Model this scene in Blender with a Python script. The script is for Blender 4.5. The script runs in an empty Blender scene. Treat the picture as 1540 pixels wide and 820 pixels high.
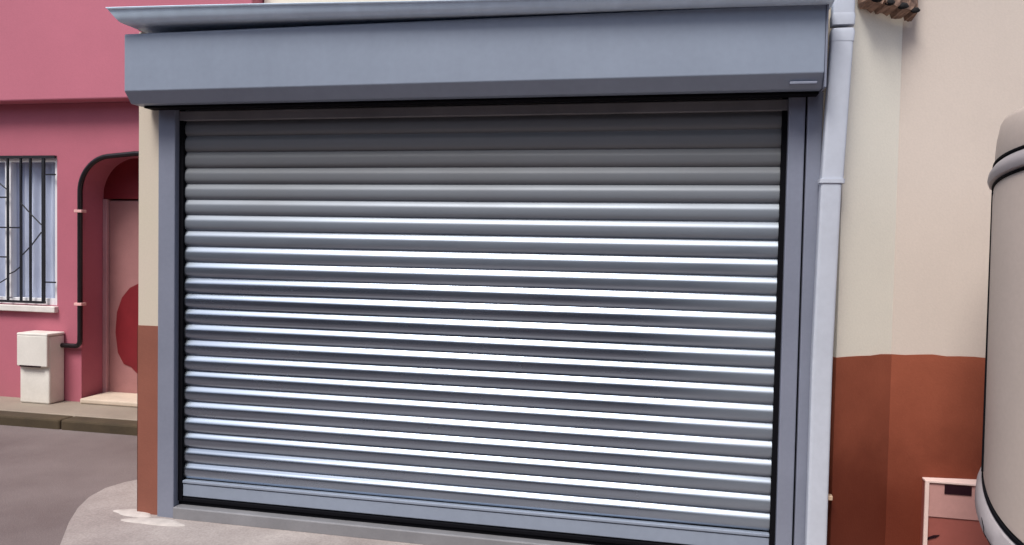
import bpy, bmesh, math, random
from mathutils import Vector
random.seed(7)
sc = bpy.context.scene
COL = sc.collection
R = math.radians

# ------------------------------------------------------------------ materials
def mat(name, color, rough=0.7, metal=0.0, var=0.08, scale=3.0, bump=0.0, bscale=60.0,
        color2=None, foot_tone=None, spec=0.5, stretch=(1, 1, 1), coat=0.0, grain=0.025, streak=0.0):
    """procedural paint / plaster: large soft mottling + fine grain; foot_tone=(z0, z1, colour, amount) darkens towards the foot"""
    m = bpy.data.materials.new(name); m.use_nodes = True
    n, l = m.node_tree.nodes, m.node_tree.links
    b = n['Principled BSDF']
    b.inputs['Metallic'].default_value = metal
    b.inputs['Specular IOR Level'].default_value = spec
    b.inputs['Coat Weight'].default_value = coat
    geo = n.new('ShaderNodeNewGeometry')
    mp = n.new('ShaderNodeMapping'); mp.inputs['Scale'].default_value = stretch
    l.new(geo.outputs['Position'], mp.inputs['Vector'])
    t1 = n.new('ShaderNodeTexNoise'); t1.inputs['Scale'].default_value = scale
    t1.inputs['Detail'].default_value = 5; t1.inputs['Roughness'].default_value = 0.6
    l.new(mp.outputs[0], t1.inputs['Vector'])
    ramp = n.new('ShaderNodeMapRange'); ramp.inputs['From Min'].default_value = 0.3; ramp.inputs['From Max'].default_value = 0.7
    l.new(t1.outputs['Fac'], ramp.inputs['Value'])
    mix = n.new('ShaderNodeMix'); mix.data_type = 'RGBA'
    c1 = [c * (1 - var) for c in color] + [1]
    c2 = (list(color2) if color2 else [min(1, c * (1 + var)) for c in color]) + [1]
    mix.inputs['A'].default_value = c1; mix.inputs['B'].default_value = c2
    l.new(ramp.outputs[0], mix.inputs['Factor'])
    out = mix.outputs['Result']
    # fine grain
    t2 = n.new('ShaderNodeTexNoise'); t2.inputs['Scale'].default_value = bscale; t2.inputs['Detail'].default_value = 3
    l.new(mp.outputs[0], t2.inputs['Vector'])
    def mul(fac_socket, lo, hi, src):
        mr = n.new('ShaderNodeMapRange'); mr.inputs['From Min'].default_value = .3; mr.inputs['From Max'].default_value = .7
        mr.inputs['To Min'].default_value = lo; mr.inputs['To Max'].default_value = hi; l.new(fac_socket, mr.inputs['Value'])
        mm = n.new('ShaderNodeMix'); mm.data_type = 'RGBA'; mm.blend_type = 'MULTIPLY'; mm.inputs['Factor'].default_value = 1
        l.new(src, mm.inputs['A']); l.new(mr.outputs[0], mm.inputs['B']); return mm.outputs['Result']
    if grain: out = mul(t2.outputs['Fac'], 1 - grain, 1 + grain, out)
    if streak:                                    # faint vertical rain streaks
        m3 = n.new('ShaderNodeMapping'); m3.inputs['Scale'].default_value = (14, 14, .6); l.new(geo.outputs['Position'], m3.inputs['Vector'])
        t3 = n.new('ShaderNodeTexNoise'); t3.inputs['Scale'].default_value = 1; t3.inputs['Detail'].default_value = 6; l.new(m3.outputs[0], t3.inputs['Vector'])
        out = mul(t3.outputs['Fac'], 1 - streak, 1 + streak * .4, out)
    if foot_tone:
        z0, z1, dc, amt = foot_tone
        sx = n.new('ShaderNodeSeparateXYZ'); l.new(geo.outputs['Position'], sx.inputs[0])
        mr = n.new('ShaderNodeMapRange'); mr.inputs['From Min'].default_value = z0; mr.inputs['From Max'].default_value = z1
        mr.inputs['To Min'].default_value = amt; mr.inputs['To Max'].default_value = 0
        mr.interpolation_type = 'SMOOTHSTEP'
        add = n.new('ShaderNodeMath'); add.operation = 'MULTIPLY_ADD'
        l.new(t1.outputs['Fac'], add.inputs[0]); add.inputs[1].default_value = (z1 - z0) * 0.6
        l.new(sx.outputs['Z'], add.inputs[2])
        l.new(add.outputs[0], mr.inputs['Value'])
        m2 = n.new('ShaderNodeMix'); m2.data_type = 'RGBA'
        l.new(out, m2.inputs['A']); m2.inputs['B'].default_value = list(dc) + [1]
        l.new(mr.outputs[0], m2.inputs['Factor']); out = m2.outputs['Result']
    l.new(out, b.inputs['Base Color'])
    rr = n.new('ShaderNodeMapRange'); rr.inputs['To Min'].default_value = max(0.02, rough - 0.06); rr.inputs['To Max'].default_value = min(1, rough + 0.06)
    l.new(t1.outputs['Fac'], rr.inputs['Value']); l.new(rr.outputs[0], b.inputs['Roughness'])
    if bump:
        bp = n.new('ShaderNodeBump'); bp.inputs['Strength'].default_value = bump; bp.inputs['Distance'].default_value = 0.004
        l.new(t2.outputs['Fac'], bp.inputs['Height']); l.new(bp.outputs[0], b.inputs['Normal'])
    return m

M = {}
M['pink'] = mat('pink_plaster', (0.43, 0.120, 0.165), 0.85, var=.07, scale=1.6, bump=.25, bscale=90, foot_tone=(-.2, .8, (.30, .13, .13), .55))
M['pink_up'] = mat('pink_plaster_upper', (0.50, 0.150, 0.205), 0.85, var=.06, scale=1.2, bump=.2, bscale=90)
M['cream'] = mat('cream_plaster', (0.62, 0.56, 0.44), 0.88, var=.05, scale=1.7, bump=.12, bscale=110, color2=(.62, .53, .44))
M['cream_beige'] = mat('beige_plaster', (0.63, 0.55, 0.485), 0.88, var=.06, scale=.9, bump=.12, bscale=110)
M['cream_lit'] = mat('lit_cream_plaster', (0.86, 0.82, 0.71), 0.88, var=.03, scale=1.7, bump=.12, bscale=110)  # paler colour carries the stronger light on the splayed face
M['dado'] = mat('brown_dado_paint', (0.33, 0.092, 0.050), 0.7, spec=.25, var=.10, scale=2.3, bump=.2, bscale=100, foot_tone=(0.45, 1.35, (.085, .009, .002), .8))  # brown gets darker towards the bottom
M['dado_left'] = mat('brown_dado_paint_pillar', (0.25, 0.085, 0.055), 0.7, var=.10, scale=3, bump=.2, bscale=100)
M['shutter'] = mat('shutter_slat_metal', (0.345, 0.405, 0.49), 0.27, metal=0.97, var=.07, scale=1.6, bump=0, bscale=6, stretch=(.5, 1, 2.5), grain=0)
def painted_shade(m, colour):
    """shade under the housing and highlight fade at the right, painted into the metal"""
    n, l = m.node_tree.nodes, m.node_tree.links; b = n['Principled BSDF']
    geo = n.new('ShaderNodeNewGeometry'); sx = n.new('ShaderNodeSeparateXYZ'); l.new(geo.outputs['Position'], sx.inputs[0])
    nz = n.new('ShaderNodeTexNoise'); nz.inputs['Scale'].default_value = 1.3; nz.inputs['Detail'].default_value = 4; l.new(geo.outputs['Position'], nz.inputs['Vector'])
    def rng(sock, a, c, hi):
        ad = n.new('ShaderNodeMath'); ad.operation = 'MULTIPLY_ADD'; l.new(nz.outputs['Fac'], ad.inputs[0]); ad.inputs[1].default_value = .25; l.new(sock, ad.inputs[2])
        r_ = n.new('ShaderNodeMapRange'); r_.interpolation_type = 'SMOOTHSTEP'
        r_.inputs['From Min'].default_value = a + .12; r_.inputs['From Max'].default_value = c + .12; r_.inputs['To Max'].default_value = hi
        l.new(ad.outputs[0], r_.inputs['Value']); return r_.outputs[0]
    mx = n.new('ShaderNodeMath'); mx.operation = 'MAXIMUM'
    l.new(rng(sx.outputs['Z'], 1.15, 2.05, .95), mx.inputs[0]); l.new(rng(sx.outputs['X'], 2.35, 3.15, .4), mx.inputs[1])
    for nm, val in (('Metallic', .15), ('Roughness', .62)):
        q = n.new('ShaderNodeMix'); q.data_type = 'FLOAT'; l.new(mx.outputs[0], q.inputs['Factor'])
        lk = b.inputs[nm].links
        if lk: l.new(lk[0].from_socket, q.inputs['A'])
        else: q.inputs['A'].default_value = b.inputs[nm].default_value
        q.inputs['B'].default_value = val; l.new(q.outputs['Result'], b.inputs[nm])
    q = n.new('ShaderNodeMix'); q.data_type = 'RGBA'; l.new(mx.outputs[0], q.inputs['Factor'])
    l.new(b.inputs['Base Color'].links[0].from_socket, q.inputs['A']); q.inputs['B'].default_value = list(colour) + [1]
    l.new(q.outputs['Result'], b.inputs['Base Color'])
painted_shade(M['shutter'], (.165, .17, .175))  # housing shade and weaker right-end highlights painted into the slat colour
M['hood'] = mat('hood_grey_paint', (0.27, 0.315, 0.395), 0.42, streak=.025, metal=0.1, var=.05, scale=1.6, bump=.03, bscale=30)
M['frame'] = mat('frame_grey_paint', (0.235, 0.255, 0.325), 0.42, metal=0.15, var=.06, scale=3, bump=.04, bscale=60)
M['sill'] = mat('sill_grey_metal', (0.245, 0.245, 0.26), 0.5, metal=0.2, var=.14, scale=4, bump=.1, bscale=80)
M['gutter'] = mat('roof_edge_sheet', (0.66, 0.80, 0.98), 0.35, streak=.08, metal=0.05, var=.10, scale=1.3, bump=.03, bscale=25, stretch=(.3, 1, 1))
M['rubber'] = mat('black_rubber', (0.004, 0.004, 0.006), 0.8, var=.1, spec=.1)
M['dark'] = mat('dark_interior', (0.008, 0.007, 0.008), 0.9, var=.2)
M['pipe'] = mat('downpipe_grey_plastic', (0.52, 0.555, 0.63), 0.4, var=.05, scale=4, bump=.03, bscale=40)
M['black_pipe'] = mat('black_pipe_paint', (0.009, 0.006, 0.008), 0.35, var=.2)
M['clip'] = mat('clip_pink_metal', (0.75, 0.42, 0.40), 0.5, var=.1)
M['brass'] = mat('brass_pin', (0.80, 0.60, 0.42), 0.4, metal=.4, var=.1)
M['meter'] = mat('meter_box_plastic', (0.74, 0.71, 0.65), 0.5, var=.05, scale=6, bump=.05, foot_tone=(0, .5, (.45, .40, .33), .6))
M['white_frame'] = mat('window_frame_white', (0.78, 0.78, 0.80), 0.45, var=.04)
M['stone_sill'] = mat('window_sill_stone', (0.70, 0.66, 0.62), 0.7, var=.08, scale=8, bump=.1)
M['iron'] = mat('black_grille_iron', (0.010, 0.010, 0.014), 0.45, var=.2)
M['curtain'] = mat('window_curtain', (0.74, 0.77, 0.88), 0.9, var=.08, scale=5, stretch=(3, 1, .5))
M['door'] = mat('mauve_door_paint', (0.36, 0.17, 0.165), 0.5, var=.12, scale=2.5, bump=.08, foot_tone=(-.1, .5, (.22, .08, .06), .5))
M['red'] = mat('dark_red_paint', (0.19, 0.014, 0.020), 0.45, var=.15, scale=3)
M['door_post'] = mat('pale_pink_post', (0.52, 0.28, 0.30), 0.6, var=.08)
M['step'] = mat('doorstep_stone', (0.58, 0.48, 0.38), 0.8, var=.1, scale=8, bump=.2)
M['road'] = mat('road_asphalt', (0.145, 0.110, 0.107), 0.85, var=.16, scale=1.1, bump=.6, bscale=130, grain=.16, color2=(.195, .16, .155))
M['apron'] = mat('concrete_apron', (0.29, 0.245, 0.232), 0.85, var=.14, scale=2.2, bump=.35, bscale=90, grain=.14, color2=(.385, .34, .32))
M['pavement'] = mat('pavement_concrete', (0.27, 0.225, 0.18), 0.85, var=.14, scale=2.0, bump=.35, bscale=90)
M['kerb'] = mat('kerb_stone', (0.060, 0.042, 0.022), 0.9, var=.25, scale=4, bump=.4, bscale=60)
M['cement'] = mat('splashed_cement', (0.50, 0.455, 0.425), 0.9, var=.16, scale=12, bump=.5, bscale=60)
M['drum'] = mat('beige_grey_drum_paint', (0.48, 0.405, 0.36), 0.55, var=.05, scale=2, bump=.05, bscale=60)
M['drum_collar'] = mat('grey_drum_collar', (0.33, 0.30, 0.31), 0.55, var=.08, scale=4, bump=.05)
M['cabinet'] = mat('terracotta_cabinet_paint', (0.31, 0.088, 0.070), 0.6, var=.08, scale=4, bump=.1)
M['cabinet_pale'] = mat('cabinet_pale_pink', (0.50, 0.27, 0.245), 0.6, var=.08, scale=6, bump=.1)
M['cabinet_rim'] = mat('cabinet_rim_cream', (0.78, 0.60, 0.55), 0.55, var=.06, scale=6)
M['slot'] = mat('slot_dark', (0.020, 0.006, 0.010), 0.8, spec=.1, var=.2)
M['masonry'] = mat('broken_masonry_clay', (0.27, 0.17, 0.125), 0.95, var=.45, scale=28, bump=1.0, bscale=45)
M['concrete_roof'] = mat('roof_slab_concrete', (0.30, 0.29, 0.28), 0.9, var=.1, bump=.3)
M['reflector_render'] = mat('reflector_house_render', (0.060, 0.080, 0.120), 0.9, var=.12, scale=.7, bump=.2)  # wall tone of the added house that the slats reflect
M['paper'] = mat('pale_litter', (0.60, 0.56, 0.50), 0.9, var=.15, scale=30, bump=.3)
# window glass: clear sheet with a reflective surface
g = bpy.data.materials.new('window_glass'); g.use_nodes = True
gn, gl = g.node_tree.nodes, g.node_tree.links
gn.remove(gn['Principled BSDF'])
tr = gn.new('ShaderNodeBsdfTransparent'); tr.inputs['Color'].default_value = (.93, .96, 1, 1)
gs = gn.new('ShaderNodeBsdfGlossy'); gs.inputs['Roughness'].default_value = .04
lw = gn.new('ShaderNodeLayerWeight'); fr = gn.new('ShaderNodeMapRange'); fr.inputs['From Min'].default_value = .3; fr.inputs['To Min'].default_value = .07; fr.inputs['To Max'].default_value = .7
gl.new(lw.outputs['Facing'], fr.inputs['Value'])
nz = gn.new('ShaderNodeTexNoise'); nz.inputs['Scale'].default_value = 2.5
bp = gn.new('ShaderNodeBump'); bp.inputs['Strength'].default_value = .15; bp.inputs['Distance'].default_value = .01
gl.new(nz.outputs['Fac'], bp.inputs['Height']); gl.new(bp.outputs[0], gs.inputs['Normal'])
ms = gn.new('ShaderNodeMixShader')
gl.new(fr.outputs[0], ms.inputs[0]); gl.new(tr.outputs[0], ms.inputs[1]); gl.new(gs.outputs[0], ms.inputs[2])
gl.new(ms.outputs[0], gn['Material Output'].inputs['Surface'])
M['glass'] = g

# ------------------------------------------------------------------ builders
def link(name, bm, m, parent=None, smooth=False, bevel=0, seg=2):
    bmesh.ops.recalc_face_normals(bm, faces=bm.faces)
    me = bpy.data.meshes.new(name); bm.to_mesh(me); bm.free()
    for mm in (m if isinstance(m, (list, tuple)) else [m]): me.materials.append(mm)
    o = bpy.data.objects.new(name, me); COL.objects.link(o)
    if smooth:
        for p in me.polygons: p.use_smooth = True
    if bevel:
        b = o.modifiers.new('bevel', 'BEVEL'); b.width = bevel; b.segments = seg; b.limit_method = 'ANGLE'; b.angle_limit = R(35)
        b.harden_normals = False
    if parent: o.parent = parent
    return o

def root(name, label, cat, group=None):
    o = bpy.data.objects.new(name, None); COL.objects.link(o); o.empty_display_size = .2
    o['label'] = label; o['category'] = cat
    if group: o['group'] = group
    return o

def tag(o, label, cat):
    o['label'] = label; o['category'] = cat; return o

def struct(o):
    o['kind'] = 'structure'; return o

def bm_box(bm, x0, x1, y0, y1, z0, z1):
    v = [bm.verts.new(p) for p in ((x0,y0,z0),(x1,y0,z0),(x1,y1,z0),(x0,y1,z0),(x0,y0,z1),(x1,y0,z1),(x1,y1,z1),(x0,y1,z1))]
    for f in ((0,3,2,1),(4,5,6,7),(0,1,5,4),(1,2,6,5),(2,3,7,6),(3,0,4,7)): bm.faces.new([v[i] for i in f])

def boxes(name, bs, m, parent=None, bevel=0.004):
    bm = bmesh.new()
    for b in bs: bm_box(bm, *b)
    return link(name, bm, m, parent, bevel=bevel)

def bm_prism_xz(bm, pts, y0, y1):
    a = [bm.verts.new((x, y0, z)) for x, z in pts]; b = [bm.verts.new((x, y1, z)) for x, z in pts]
    bm.faces.new(a); bm.faces.new(b[::-1]); k = len(pts)
    for i in range(k): bm.faces.new((a[i], b[i], b[(i+1) % k], a[(i+1) % k]))

def bm_prism_xy(bm, pts, z0, z1):
    a = [bm.verts.new((x, y, z0)) for x, y in pts]; b = [bm.verts.new((x, y, z1)) for x, y in pts]
    bm.faces.new(a); bm.faces.new(b[::-1]); k = len(pts)
    for i in range(k): bm.faces.new((a[i], b[i], b[(i+1) % k], a[(i+1) % k]))

def bm_tube(bm, pts, r, n=16, cap=True, sq=1.0, flat=1.0):
    """tube along a polyline; r one radius or one per point"""
    pts = [Vector(p) for p in pts]; rings = []
    rs = r if isinstance(r, (list, tuple)) else [r] * len(pts)
    ref = None
    for i, p in enumerate(pts):
        t = (pts[min(i+1, len(pts)-1)] - pts[max(i-1, 0)]).normalized()
        if ref is None:
            ref = Vector((0, 1, 0)) if abs(t.y) < .8 else Vector((1, 0, 0))
        u = (ref - t * ref.dot(t)).normalized(); w = t.cross(u); ref = u
        se = lambda t: math.copysign(abs(t)**sq, t)
        rings.append([bm.verts.new(p + (u * flat * se(math.cos(2*math.pi*k/n)) + w * se(math.sin(2*math.pi*k/n))) * rs[i]) for k in range(n)])
    for a, b in zip(rings, rings[1:]):
        for k in range(n): bm.faces.new((a[k], a[(k+1) % n], b[(k+1) % n], b[k]))
    if cap: bm.faces.new(rings[0][::-1]); bm.faces.new(rings[-1])

def tube(name, pts, r, m, parent=None, n=16, sq=1.0, flat=1.0):
    bm = bmesh.new(); bm_tube(bm, pts, r, n, True, sq, flat); o = link(name, bm, m, parent, smooth=True)
    e = o.modifiers.new('edges', 'EDGE_SPLIT'); e.split_angle = R(50)
    return o

def arc(cx, cz, r, a0, a1, n=10):
    return [(cx + r*math.cos(R(a0 + (a1-a0)*i/n)), cz + r*math.sin(R(a0 + (a1-a0)*i/n))) for i in range(n+1)]

# ------------------------------------------------------------------ ground
bm = bmesh.new()
v = [bm.verts.new(p) for p in ((-150,-150,0),(150,-150,0),(150,150,0),(-150,150,0))]; bm.faces.new(v)
struct(link('road', bm, M['road']))
# concrete apron in front of the garage, wrapping its corner
bm = bmesh.new()
outline = [(-.256,.80),(-.47,.72),(-.62,.60),(-.70,.46),(-.73,.33),(-.70,.16),(-.62,-.02),(-.50,-.22),(-.36,-.42),(-.22,-.62),(-.05,-.86),(.3,-1.15),(1.0,-1.4),(3.0,-1.6),(9,-1.7),(9,1.0),(3.3,1.0),(-.256,1.0)]
vs = [bm.verts.new((x, y, .004)) for x, y in outline]; bm.faces.new(vs)
struct(link('apron', bm, M['apron']))
# raised pavement before the pink house, with its kerb stones
bm = bmesh.new(); bm_prism_xy(bm, [(-12,1.66),(-.262,1.66),(-.262,2.2),(-12,2.2)], -.05, .080)
struct(link('pavement', bm, M['pavement'], bevel=.01))
bm = bmesh.new(); xx = -12.0
while xx < -.4:
    x2 = min(xx + .9, -.262); bm_box(bm, xx + .004, x2 - .004, 1.50, 1.656, -.05, .078); xx = x2
struct(link('kerb', bm, [M['kerb']], bevel=.016))
# flattened splashes of cement at the foot of the pillar
def blob(name, cx, cy, rx, ry, h, seed):
    rnd = random.Random(seed); bm = bmesh.new(); n = 28; rings = []
    ph = [rnd.uniform(0, 6.28) for _ in range(4)]
    for s, z in ((1, .0045), (.86, .0045 + h*.6), (.55, .0045 + h), (.2, .0045 + h*1.05)):
        ring = []
        for k in range(n):
            a = 2*math.pi*k/n; q = 1 + .14*math.sin(2*a+ph[0]) + .10*math.sin(3*a+ph[1]) + .06*math.sin(5*a+ph[2])
            ring.append(bm.verts.new((cx + rx*q*s*math.cos(a), cy + ry*q*s*math.sin(a), z)))
        rings.append(ring)
    for a, b in zip(rings, rings[1:]):
        for k in range(n): bm.faces.new((a[k], a[(k+1)%n], b[(k+1)%n], b[k]))
    bm.faces.new(rings[-1])
    return link(name, bm, M['cement'], smooth=True)
struct(blob('cement_patch', -.08, -.10, .16, .055, .008, 3))
struct(blob('cement_patch', -.27, -.01, .13, .05, .008, 5))

# ------------------------------------------------------------------ pink house
ph = root('pink_house', 'pink plastered house with overhanging upper storey, barred window and arched dark red doorway', 'house')
WX0, WX1, WZ0, WZ1 = -4.05, -2.685, .90, 2.195       # window opening
DX0, DX1 = -2.44, -1.22                              # doorway opening
bm = bmesh.new()
Y0, Y1 = 2.12, 2.42
top = 2.64
for p in ([(-9,0),(WX0,0),(WX0,top),(-9,top)],
          [(WX0,0),(WX1,0),(WX1,WZ0),(WX0,WZ0)],
          [(WX0,WZ1),(WX1,WZ1),(WX1,top),(WX0,top)],
          [(WX1,0),(DX0,0),(DX0,top),(WX1,top)],
          [(DX1,0),(-.76,0),(-.76,top),(DX1,top)]):
    bm_prism_xz(bm, p, Y0, Y1)
rr = .34; zt = 2.20
bm_prism_xz(bm, [(DX0,top)] + [(DX0, zt-rr)] + arc(DX0+rr, zt-rr, rr, 180, 90, 12)[1:] + arc(DX1-rr, zt-rr, rr, 90, 0, 12) + [(DX1,top)], Y0, Y1)
for b in ((-9,-8.7,Y1,6,0,top), (-1.05,-.76,Y1,6,0,top), (-8.7,-1.05,5.7,6,0,top)): bm_box(bm, *b)
bmesh.ops.remove_doubles(bm, verts=bm.verts, dist=1e-5)
link('wall', bm, M['pink'], ph)
boxes('upper_wall', [(-9.02,-.755,1.97,6.02,2.643,5.5)], M['pink_up'], ph, bevel=.012)
boxes('roof', [(-9.15,-.70,1.78,6.1,5.503,5.65)], M['concrete_roof'], ph, .01)
# window
wn = boxes('window', [(WX0, WX0+.05, 2.15, 2.20, WZ0, WZ1), (WX1-.05, WX1, 2.15, 2.20, WZ0, WZ1), (WX0+.05, WX1-.05, 2.15, 2.20, WZ1-.05, WZ1),
                      (WX0+.05, WX1-.05, 2.15, 2.20, WZ0, WZ0+.06), (-3.24, -3.175, 2.14, 2.20, WZ0+.06, WZ1-.05)], M['white_frame'], ph, .004)
bm = bmesh.new()
for xa, xb in ((WX0+.051, -3.241), (-3.174, WX1-.051)):
    bm.faces.new([bm.verts.new(p) for p in ((xa,2.168,WZ0+.061),(xb,2.168,WZ0+.061),(xb,2.168,WZ1-.051),(xa,2.168,WZ1-.051))])
link('pane', bm, M['glass'], wn)
bm = bmesh.new(); n = 160
prev = None
for i in range(n+1):
    x = WX0 + .02 + (WX1-WX0-.04)*i/n
    y = 2.235 + .016*math.sin(i*.55) + .009*math.sin(i*.23+1)
    a, b = bm.verts.new((x, y, WZ0-.05)), bm.verts.new((x, y+.004*math.sin(i*.9), WZ1+.05))
    if prev: bm.faces.new((prev[0], a, b, prev[1]))
    prev = (a, b)
link('curtain', bm, M['curtain'], wn, smooth=True)
boxes('sill', [(WX0-.03, WX1+.012, 2.075, 2.15, WZ0-.055, WZ0-.003)], M['stone_sill'], wn, .006)
# wrought iron grille with zigzag rays
gr = []
gy0, gy1 = 2.10, 2.116
bm = bmesh.new()
for x, w in ((-3.98,.008),(-3.80,.007),(-3.62,.007),(-3.45,.007),(-3.30,.007),(-3.178,.007),(-3.042,.008),(-2.945,.008),(-2.812,.014)):
    bm_box(bm, x-w, x+w, gy0, gy1, .925, 2.185)
bm_box(bm, WX0, WX1-.004, gy0-.004, gy0+.014, 2.172, 2.196); bm_box(bm, WX0, -2.794, gy0-.004, gy0+.014, .918, .938)
for x0, x1, z in ((-4.04,-3.19,1.835),(-4.04,-3.05,1.572),(-4.04,-3.19,1.314),(-2.795,-2.69,2.033),(-2.795,-2.69,1.105)):
    bm_box(bm, x0, x1, gy0+.002, gy1-.002, z-.006, z+.006)
for a, b in (((-3.042,1.79),(-2.83,1.60)), ((-2.83,1.535),(-3.042,1.32)), ((-3.042,1.235),(-3.178,1.16)), ((-3.178,1.13),(-3.35,1.06)), ((-3.178,1.9),(-3.45,2.1)), ((-3.45,1.5),(-3.8,1.9))):
    bm_tube(bm, [(a[0], 2.104, a[1]), ((a[0]+b[0])/2+.006, 2.102, (a[1]+b[1])/2-.008), (b[0], 2.104, b[1])], .0055, 8)
link('grille', bm, M['iron'], wn, bevel=0)
# doorway
dr = boxes('door', [(-2.395, DX1-.05, 2.40, 2.445, .10, 1.83)], M['door'], ph, .006)
bm = bmesh.new()
bm_prism_xz(bm, [(-1.30,.34),(-2.02,.34),(-2.10,.30),(-2.17,.36),(-2.24,.38),(-2.30,.48),(-2.325,.66),(-2.31,.84),(-2.26,.97),(-2.18,1.06),(-2.08,1.105),(-1.30,1.12)], 2.394, 2.399)
link('red_shape', bm, M['red'], dr)  # flat red shape raised on the door face
tube('handle', [(-1.42, 2.39, 1.02),(-1.42, 2.35, 1.02),(-1.52, 2.345, 1.02)], .011, M['brass'], dr, 10)
for b in ((-2.44,-2.398,2.37,2.46,.08,1.84),(DX1-.047,DX1-.002,2.37,2.46,.08,1.84)): boxes('door_post', [b], M['door_post'], ph, .005)
boxes('transom', [(-2.438,DX1-.002,2.38,2.44,1.843,2.30)], M['red'], ph, .004)
boxes('doorstep', [(-2.40,DX1+.04,2.05,2.40,.081,.125)], M['step'], ph, .012)
# black pipe that leaves the meter box and frames the doorway
bp_ = root('black_pipe', 'thin black pipe bent round the arched red doorway, held by two pink clips', 'pipe')
pts = [(-2.70,2.085,.567),(-2.47,2.085,.567)] + [(-2.47+.045*math.sin(R(a)), 2.085, .612-.045*math.cos(R(a))) for a in (20,45,70,90)]
pts += [(-2.425,2.085,z) for z in (.9,1.3,1.7)] + [(x, 2.085, z) for x, z in arc(-2.425+.30, 1.885, .30, 180, 95, 14)] + [(-1.9,2.088,2.205),(-1.35,2.088,2.205)]
tube('tube', pts, .021, M['black_pipe'], bp_)
for z in (1.72, .928): boxes('clip', [(-2.462,-2.388,2.056,2.118,z-.012,z+.012)], M['clip'], bp_, .003)
# meter box
mb = root('meter_box', 'small cream meter box with folded lid standing against pink wall below window', 'utility box')
boxes('body', [(-2.90,-2.605,1.945,2.115,.081,.655)], M['meter'], mb, .012)
boxes('lid', [(-2.903,-2.602,1.915,1.942,.40,.662),(-2.905,-2.60,1.915,2.114,.658,.682)], M['meter'], mb, .008)
boxes('handle', [(-2.87,-2.66,1.908,1.9145,.395,.408)], M['slot'], mb, .002)
# pale scrap at the kerb
bm = bmesh.new(); rnd = random.Random(4)
bmesh.ops.create_icosphere(bm, subdivisions=2, radius=.05)
for v in bm.verts:
    v.co *= rnd.uniform(.7, 1.25); v.co.z = max(v.co.z*.35, -.012) + .014; v.co.x *= 1.7
    v.co += Vector((-2.72, 1.38, .0))
tag(link('paper_scrap', bm, M['paper']), 'small crumpled pale scrap lying on the road by the kerb', 'litter')

# ------------------------------------------------------------------ garage building
gb = root('garage_building', 'low cream garage with brown-painted base, flat roof edge and grey framed shutter opening', 'garage')
bm = bmesh.new()
for b in ((-.256,-.123,0,.25,0,2.60),(3.203,3.262,0,.25,0,2.60),(-.123,3.203,0.0,.25,2.25,2.60),(-.256,-.06,.25,2.11,0,2.60),(3.06,3.262,.25,2.11,0,2.60)): bm_box(bm, *b)
link('wall', bm, M['cream'], gb)
boxes('dado', [(-.2585,-.124,-.003,.0,0,1.03),(-.2590,-.2562,-.003,2.10,0,1.03)], M['dado_left'], gb, 0)
boxes('roof', [(-.25,3.262,-.02,2.11,2.603,2.63)], M['concrete_roof'], gb, .004)
# moulded sheet-metal roof edge, falling slightly towards the downpipe
bm = bmesh.new(); secs = []
prof = [(-.285,.103),(-.302,.101),(-.305,.096),(-.303,.088),(-.296,.084),(-.293,.070),(-.289,.052),(-.284,.034),(-.278,.018),(-.270,.006),(-.262,.001),(-.255,0),(-.02,0),(-.02,.10)]
n = 30
for i in range(n+1):
    u = i/n; x = -.232 + u*3.43; end = (1-u)
    zb = 2.580 - .052*u + .002*math.sin(u*9); k = .68 - .28*min(1, u/.75)
    row = []
    for y, z in prof:
        xs = x + (max(0, .10 - z)*.55 if i == 0 else 0)
        row.append(bm.verts.new((xs, y + .02, zb + z*k)))
    secs.append(row)
for a, b in zip(secs, secs[1:]):
    for k in range(len(prof)): bm.faces.new((a[k], a[(k+1) % len(prof)], b[(k+1) % len(prof)], b[k]))
bm.faces.new(secs[0]); bm.faces.new(secs[-1][::-1])
o = link('roof_edge', bm, M['gutter'], gb, smooth=True)
e = o.modifiers.new('edges', 'EDGE_SPLIT'); e.split_angle = R(38)

# ------------------------------------------------------------------ roller shutter
rs = root('roller_shutter', 'large closed grey metal roller shutter with horizontal slats, housing above and frame', 'roller shutter')
SX0, SX1 = .004, 3.034
ZB, ZT, N = .205, 2.215, 24
pitch = .0838
# one slat: rounded shoulder on top, nearly flat face, quick return underneath
slat = [(.0, 1.0), (-.0012, .97), (-.0040, .92), (-.0073, .86), (-.0106, .80), (-.0136, .74), (-.0158, .68), (-.0169, .63), (-.0174, .58), (-.0177, .50), (-.0178, .42), (-.0175, .34), (-.0168, .26), (-.0153, .19), (-.0120, .12), (-.0080, .06), (-.0040, .02), (-.0005, .001)]
bm = bmesh.new(); nx = 60; cols = []
rnd = random.Random(11)
wob = [(rnd.uniform(.6, 2.2), rnd.uniform(0, 6.28), rnd.uniform(-.0006, .0006), rnd.uniform(.8,1.2)) for _ in range(N)]
for ix in range(nx+1):
    x = SX0 + (SX1-SX0)*ix/nx; col = []
    for s in range(N-1, -1, -1):
        f, p, t, q = wob[s]
        dz = .0011*math.sin(x*f + p); dy = .0012*math.sin(x*f*.8 + p*2)
        for y, z in slat: col.append((x, .045 + y*1.0 + dy*(1 if -y > .004 else 0), ZB + s*pitch + z*pitch + dz))
    cols.append([bm.verts.new(c) for c in col])
for a, b in zip(cols, cols[1:]):
    for k in range(len(a)-1): bm.faces.new((a[k], a[k+1], b[k+1], b[k]))
o = link('slat_curtain', bm, M['shutter'], rs, smooth=True)
e = o.modifiers.new('edges', 'EDGE_SPLIT'); e.split_angle = R(60)
bb = boxes('bottom_bar', [(SX0,SX1,.022,.05,.112,.180),(SX0,SX1,.016,.05,.184,.200)], M['hood'], rs, .004)
boxes('seal', [(SX0,SX1,.015,.05,.086,.1065)], M['rubber'], bb, .004)
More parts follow.
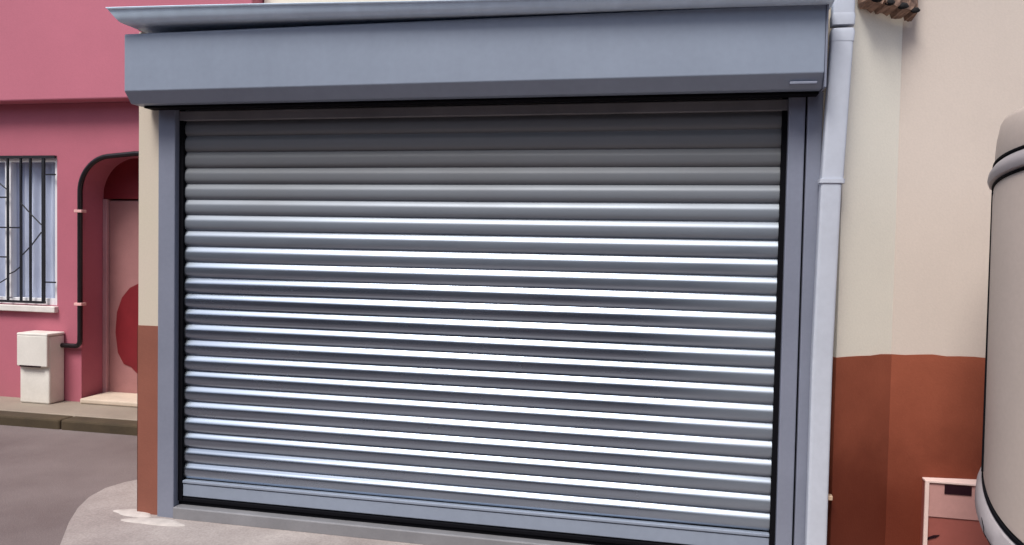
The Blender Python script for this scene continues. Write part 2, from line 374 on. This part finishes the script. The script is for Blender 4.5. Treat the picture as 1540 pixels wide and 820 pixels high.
# frame
boxes('guide_rail', [(-.122,-.022,-.022,.06,0,2.20)], M['frame'], rs, .005)
boxes('guide_rail', [(3.058,3.128,-.022,.06,0,2.20),(3.136,3.20,-.030,.06,0,2.20)], M['frame'], rs, .005)
for b in ((-.0215,.003,.015,.06,.087,2.20),(3.0345,3.0575,.015,.06,.087,2.20),(3.1285,3.1355,.0,.06,0,2.20)): boxes('channel', [b], M['rubber'], rs, 0)
boxes('sill', [(-.0215,3.0575,-.030,.10,.0,.066)], M['sill'], rs, .006)
boxes('threshold_gap', [(-.0215,3.0575,.025,.10,.0665,.0855)], M['rubber'], rs, 0)
# housing: folded sheet with a sloping lower edge
bm = bmesh.new()
pr = [(-.200,2.248),(-.200,2.530),(-.195,2.536),(-.0215,2.536),(-.0215,2.190),(-.150,2.190)]
k = len(pr)
A = [bm.verts.new((-.189, y, z)) for y, z in pr]; B = [bm.verts.new((3.175, y, z)) for y, z in pr]
bm.faces.new(A); bm.faces.new(B[::-1])
for i in range(k): bm.faces.new((A[i], B[i], B[(i+1)%k], A[(i+1)%k]))
hs = link('housing', bm, M['hood'], rs, bevel=.004)
boxes('end_cap', [(3.1755,3.184,-.205,-.0215,2.186,2.541)], M['frame'], hs, .002)
boxes('lip', [(-.15,3.17,-.10,-.0225,2.178,2.1885)], M['rubber'], hs, .001)
boxes('locking_slot', [(3.04,3.15,-.186,-.164,2.205,2.216)], M['frame'], hs, .002)
boxes('inner_lintel', [(-.0215,3.0575,.012,.06,2.128,2.177)], M['sill'], rs, .003)

# ------------------------------------------------------------------ downpipe
dp = root('downpipe', 'pale grey rainwater downpipe running beside the shutter frame and brown wall base', 'downpipe')
PK = dict(n=48, sq=.30, flat=.72)
tube('upper_pipe', [(3.262,-.075,5.5),(3.260,-.075,2.50)], .0455, M['pipe'], dp, **PK)
tube('pipe', [(3.259,-.075,2.42),(3.236,-.075,1.80)], .0455, M['pipe'], dp, **PK)
tube('lower_pipe', [(3.232,-.078,1.80),(3.219,-.078,1.0),(3.219,-.078,.03)], .043, M['pipe'], dp, **PK)
tube('collar', [(3.2605,-.075,2.52),(3.260,-.075,2.505),(3.260,-.075,2.47)], [.046,.049,.047], M['pipe'], dp, **PK)
tube('collar', [(3.260,-.075,2.455),(3.260,-.075,2.44),(3.259,-.075,2.40)], [.0445,.049,.047], M['pipe'], dp, **PK)
tube('collar', [(3.235,-.076,1.812),(3.235,-.076,1.794)], [.0525,.0525], M['pipe'], dp, **PK)
boxes('bracket', [(3.215,3.285,-.074,-.040,.405,.425)], M['brass'], dp, .003)

# ------------------------------------------------------------------ cream house on the right and behind
ch = root('cream_house', 'tall cream house with red-brown painted base and inward corner right of the shutter', 'house')
fp = [(3.270,.035),(3.290,-.021),(3.565,.200),(4.05,.262),(8.0,.75),(8.0,6.2),(-.74,6.2),(-.74,2.125),(3.270,2.125)]
bm = bmesh.new(); bm_prism_xy(bm, fp, 0, 5.8)
wl_ = link('wall', bm, [M['cream_beige'], M['cream_lit']], ch)
for p in wl_.data.polygons:                       # the short splayed face's brighter light is put into a paler cream
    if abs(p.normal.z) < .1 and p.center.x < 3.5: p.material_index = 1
bm = bmesh.new()
inner = [(3.2695,.035),(3.290,-.0213),(3.5655,.1985),(4.05,.2605),(8.0,.7485)]
outer = [(3.2665,.034),(3.289,-.0255),(3.5665,.1950),(4.05,.2570),(8.0,.7450)]
rnd = random.Random(9)
for i in range(4):
    (ax, ay), (bx_, by), (cx_, cy_), (dx_, dy_) = inner[i], inner[i+1], outer[i+1], outer[i]
    k = max(1, int(math.hypot(bx_-ax, by-ay)/.06)); lo_i = []; lo_o = []; hi_i = []; hi_o = []
    for j in range(k+1):
        t = j/k; z = 1.03 + (rnd.uniform(-.0035, .0035) if 0 < j < k else 0) + .002*math.sin(j*.7)*(0 < j < k)
        I = (ax+(bx_-ax)*t, ay+(by-ay)*t); O = (dx_+(cx_-dx_)*t, dy_+(cy_-dy_)*t)
        lo_i.append(bm.verts.new((*I, 0))); lo_o.append(bm.verts.new((*O, 0))); hi_i.append(bm.verts.new((*I, z))); hi_o.append(bm.verts.new((*O, z)))
    for j in range(k):
        bm.faces.new((lo_o[j], lo_o[j+1], hi_o[j+1], hi_o[j])); bm.faces.new((hi_o[j], hi_o[j+1], hi_i[j+1], hi_i[j]))
bmesh.ops.remove_doubles(bm, verts=bm.verts, dist=1e-5)
link('dado', bm, M['dado'], ch)
boxes('roof', [(-.8,8.1,.8,6.3,5.803,5.95)], M['concrete_roof'], ch, .01)
# broken clay masonry sticking out above the corner, with dark holes
bm = bmesh.new(); rnd = random.Random(5)
path = [(3.335,.005),(3.39,.05),(3.45,.10),(3.51,.15),(3.56,.185),(3.60,.195)]
grid = []
ncol = 26; nrow = 12
def along(u):
    s = u*(len(path)-1); i = min(int(s), len(path)-2); t = s-i
    return path[i][0]*(1-t)+path[i+1][0]*t, path[i][1]*(1-t)+path[i+1][1]*t
for c in range(ncol+1):
    u = c/ncol; x, y = along(u); row = []
    edge = .035*(abs(2*u-1)**4)
    for r in range(nrow+1):
        t = r/nrow
        out = (.075 + rnd.uniform(-.003, .003) - edge) if r > 0 else .0
        if r > 1: out += .002*math.sin(u*40 + r)
        z = 2.565 + .005*math.sin(u*19) - .012*u + .004*rnd.uniform(-1, 1) + t*.25 + (.02 if c % 7 == 0 else 0)*(r < 2)
        if c in (0, ncol): out = 0
        row.append(bm.verts.new((x + out*.45, y - out*.9, z)))
    grid.append(row)
for a, b in zip(grid, grid[1:]):
    for k in range(nrow): bm.faces.new((a[k], b[k], b[k+1], a[k+1]))
br = link('broken_masonry', bm, M['masonry'], ch)
for u, z, s in ((.13,2.592,.021),(.34,2.588,.018),(.56,2.586,.020),(.80,2.578,.017),(.22,2.66,.020),(.46,2.655,.018),(.70,2.65,.018)):
    x, y = along(u); bm = bmesh.new()
    bmesh.ops.create_icosphere(bm, subdivisions=3, radius=s)
    for v in bm.verts:
        v.co.x *= 1.15; v.co.y *= .5; v.co.z *= .7; v.co *= rnd.uniform(.85, 1.15)
        v.co += Vector((x + .078*.45, y - .078*.9, z))
    link('hole', bm, M['dark'], br, smooth=True)

# ------------------------------------------------------------------ drum container
dm = root('drum_container', 'big beige-grey drum with domed cap and rolled collar at the right edge', 'container')
CX, CY = 4.14, -.50
def lathe(name, prof, m, parent, n=96, split=32):
    """prof: (radius, height, rise towards the street side)"""
    bm = bmesh.new(); rings = []
    for r, z, w in prof:
        ring = []
        for k in range(n):
            a = 2*math.pi*k/n
            ring.append(bm.verts.new((CX + r*math.cos(a), CY + r*math.sin(a), z + w*max(0, math.cos(a - R(245))))))
        rings.append(ring)
    for a, b in zip(rings, rings[1:]):
        for k in range(n): bm.faces.new((a[k], a[(k+1)%n], b[(k+1)%n], b[k]))
    bm.faces.new(rings[0]); bm.faces.new(rings[-1])
    o = link(name, bm, m, parent, smooth=True)
    e = o.modifiers.new('edges', 'EDGE_SPLIT'); e.split_angle = R(split)
    return o
lathe('body', [(.378,.700,-.26),(.385,.708,-.26),(.387,.73,-.24),(.389,1.2,0),(.391,1.70,.08),(.386,1.735,.085)], M['drum'], dm)
vs_ = []
for i in range(13):
    t = i/12; z = .72 + (1.735-.72)*t; a = R(169 - 2*t)
    vs_.append((CX + .3895*math.cos(a), CY + .3895*math.sin(a), z - (1-t)*.05))
tube('side_seam', vs_, .005, M['rubber'], dm, 8)
lathe('seam', [(.376,.682,-.26),(.3895,.684,-.26),(.3895,.698,-.26),(.378,.700,-.26)], M['rubber'], dm)
lathe('foot', [(.24,.0,0),(.245,.15,0),(.263,.30,-.02),(.30,.39,-.06),(.36,.483,-.12),(.397,.535,-.18),(.409,.585,-.22),(.406,.63,-.24),(.395,.665,-.25),(.384,.680,-.26)], M['drum_collar'], dm)
FP = [(.30,.39,-.06),(.36,.483,-.12),(.397,.535,-.18),(.409,.585,-.22),(.406,.63,-.24)]
def foot_point(a, z):
    for (r0_, z0_, w0_), (r1_, z1_, w1_) in zip(FP, FP[1:]):
        if z0_ <= z <= z1_:
            t = (z-z0_)/(z1_-z0_); r_ = r0_+(r1_-r0_)*t; w_ = w0_+(w1_-w0_)*t
            return (CX + r_*math.cos(R(a)), CY + r_*math.sin(R(a)), z + w_*max(0, math.cos(R(a-245))))
for a0, z0_, a1, z1_ in ((181,.62,187,.545),(186,.57,196,.43)):
    tube('crease', [foot_point(a0+(a1-a0)*i/10 + 2*math.sin(i*.5), z0_+(z1_-z0_)*i/10) for i in range(11)], [.0008]+[.0022]*9+[.0008], M['rubber'], dm, 8)
lathe('collar_seam', [(.385,1.736,.085),(.393,1.738,.085),(.393,1.744,.085),(.386,1.746,.085)], M['rubber'], dm)
lathe('collar', [(.388,1.747,.085),(.402,1.752,.085),(.408,1.768,.085),(.405,1.787,.085),(.393,1.806,.085),(.386,1.812,.085)], M['drum_collar'], dm)
lathe('cap_seam', [(.384,1.812,.085),(.3925,1.816,.085),(.3925,1.823,.085),(.382,1.825,.085)], M['rubber'], dm)
lathe('cap', [(.384,1.826,.085),(.386,1.86,.08),(.382,1.918,.07),(.372,1.98,.04),(.362,2.002,.03),(.30,2.056,0),(.24,2.085,0),(.1,2.10,0)], M['drum'], dm)

# ------------------------------------------------------------------ terracotta cabinet
cb = root('meter_cabinet', 'low terracotta cabinet with pale rim and dark slot between brown wall and drum', 'cabinet')
boxes('body', [(3.722,4.10,.173,.30,0,.455)], M['cabinet'], cb, .003)
boxes('upper_band', [(3.7375,4.09,.168,.1725,.297,.452)], M['cabinet_pale'], cb, .002)
boxes('rim', [(3.720,3.737,.160,.1725,0,.455),(3.720,4.10,.160,.30,.4555,.464)], M['cabinet_rim'], cb, .001)
boxes('slot', [(3.802,3.914,.164,.1675,.408,.450)], M['slot'], cb, .001)
bm = bmesh.new(); bm_prism_xz(bm, [(3.738,.198),(3.765,.212),(3.79,.215),(3.775,.203),(3.738,.188)], .169, .1725)
link('notch', bm, M['slot'], cb)

# ------------------------------------------------------------------ unseen house across the street, added for the slats to mirror
oh = root('reflector_house', 'unseen blue-grey house across the street, added for the shutter slats to reflect', 'house')
bm = bmesh.new(); bm_box(bm, -14, 16, -13, -8, 0, 5.2)
link('wall', bm, M['reflector_render'], oh)
for i in range(6):
    x = -11 + i*4.4
    w = boxes('window', [(x,x+1.2,-7.997,-7.94,1.0,2.3)], M['white_frame'], oh, .004)
    boxes('pane', [(x+.07,x+1.13,-7.938,-7.93,1.07,2.23)], M['dark'], w, 0)
    boxes('door', [(x+2.0,x+2.95,-7.997,-7.94,0,2.1)], M['red'], oh, .004)
boxes('roof', [(-14.2,16.2,-13.1,-7.8,5.203,5.35)], M['concrete_roof'], oh, .01)

# ------------------------------------------------------------------ daylight
SUN_EL, SUN_AZ = 57, -19           # azimuth of the light measured from the view side (-y), negative = from the left
w = bpy.data.worlds.new('World'); sc.world = w; w.use_nodes = True
wn_, wl = w.node_tree.nodes, w.node_tree.links
sky = wn_.new('ShaderNodeTexSky'); sky.sky_type = 'NISHITA'; sky.sun_disc = False
sky.sun_elevation = R(SUN_EL); sky.air_density = 1.0; sky.dust_density = 3.0; sky.ozone_density = 1.0
d = Vector((math.sin(R(SUN_AZ))*math.cos(R(SUN_EL)), -math.cos(R(SUN_AZ))*math.cos(R(SUN_EL)), math.sin(R(SUN_EL))))   # towards the sun
sky.sun_rotation = math.atan2(d.x, d.y)
wl.new(sky.outputs[0], wn_['Background'].inputs['Color']); wn_['Background'].inputs['Strength'].default_value = .15
sl = bpy.data.lights.new('sun', 'SUN'); sl.energy = 3.3; sl.angle = R(22); sl.color = (1, .97, .935)
so = bpy.data.objects.new('sun', sl); COL.objects.link(so); so.rotation_euler = d.to_track_quat('Z', 'Y').to_euler()

# ------------------------------------------------------------------ camera
from mathutils import Matrix
yaw, pitch, roll = .217, .0341, .0188
f0 = Vector((-math.sin(yaw), math.cos(yaw), 0)); r0 = Vector((math.cos(yaw), math.sin(yaw), 0)); u0 = Vector((0, 0, 1))
f = f0*math.cos(pitch) - u0*math.sin(pitch); u = u0*math.cos(pitch) + f0*math.sin(pitch)
r = r0*math.cos(roll) + u*math.sin(roll); u2 = u*math.cos(roll) - r0*math.sin(roll)
cam = bpy.data.cameras.new('camera'); co = bpy.data.objects.new('camera', cam); COL.objects.link(co)
mt = Matrix((r, u2, -f)).transposed().to_4x4(); mt.translation = Vector((2.6397, -3.7763, 1.5))
co.matrix_world = mt
cam.sensor_width = 36; cam.sensor_fit = 'HORIZONTAL'; cam.lens = 36*1202.62/1540; cam.clip_end = 500; cam.clip_start = .05
sc.camera = co
sc.view_settings.view_transform = 'Standard'; sc.view_settings.look = 'None'; sc.view_settings.exposure = 0
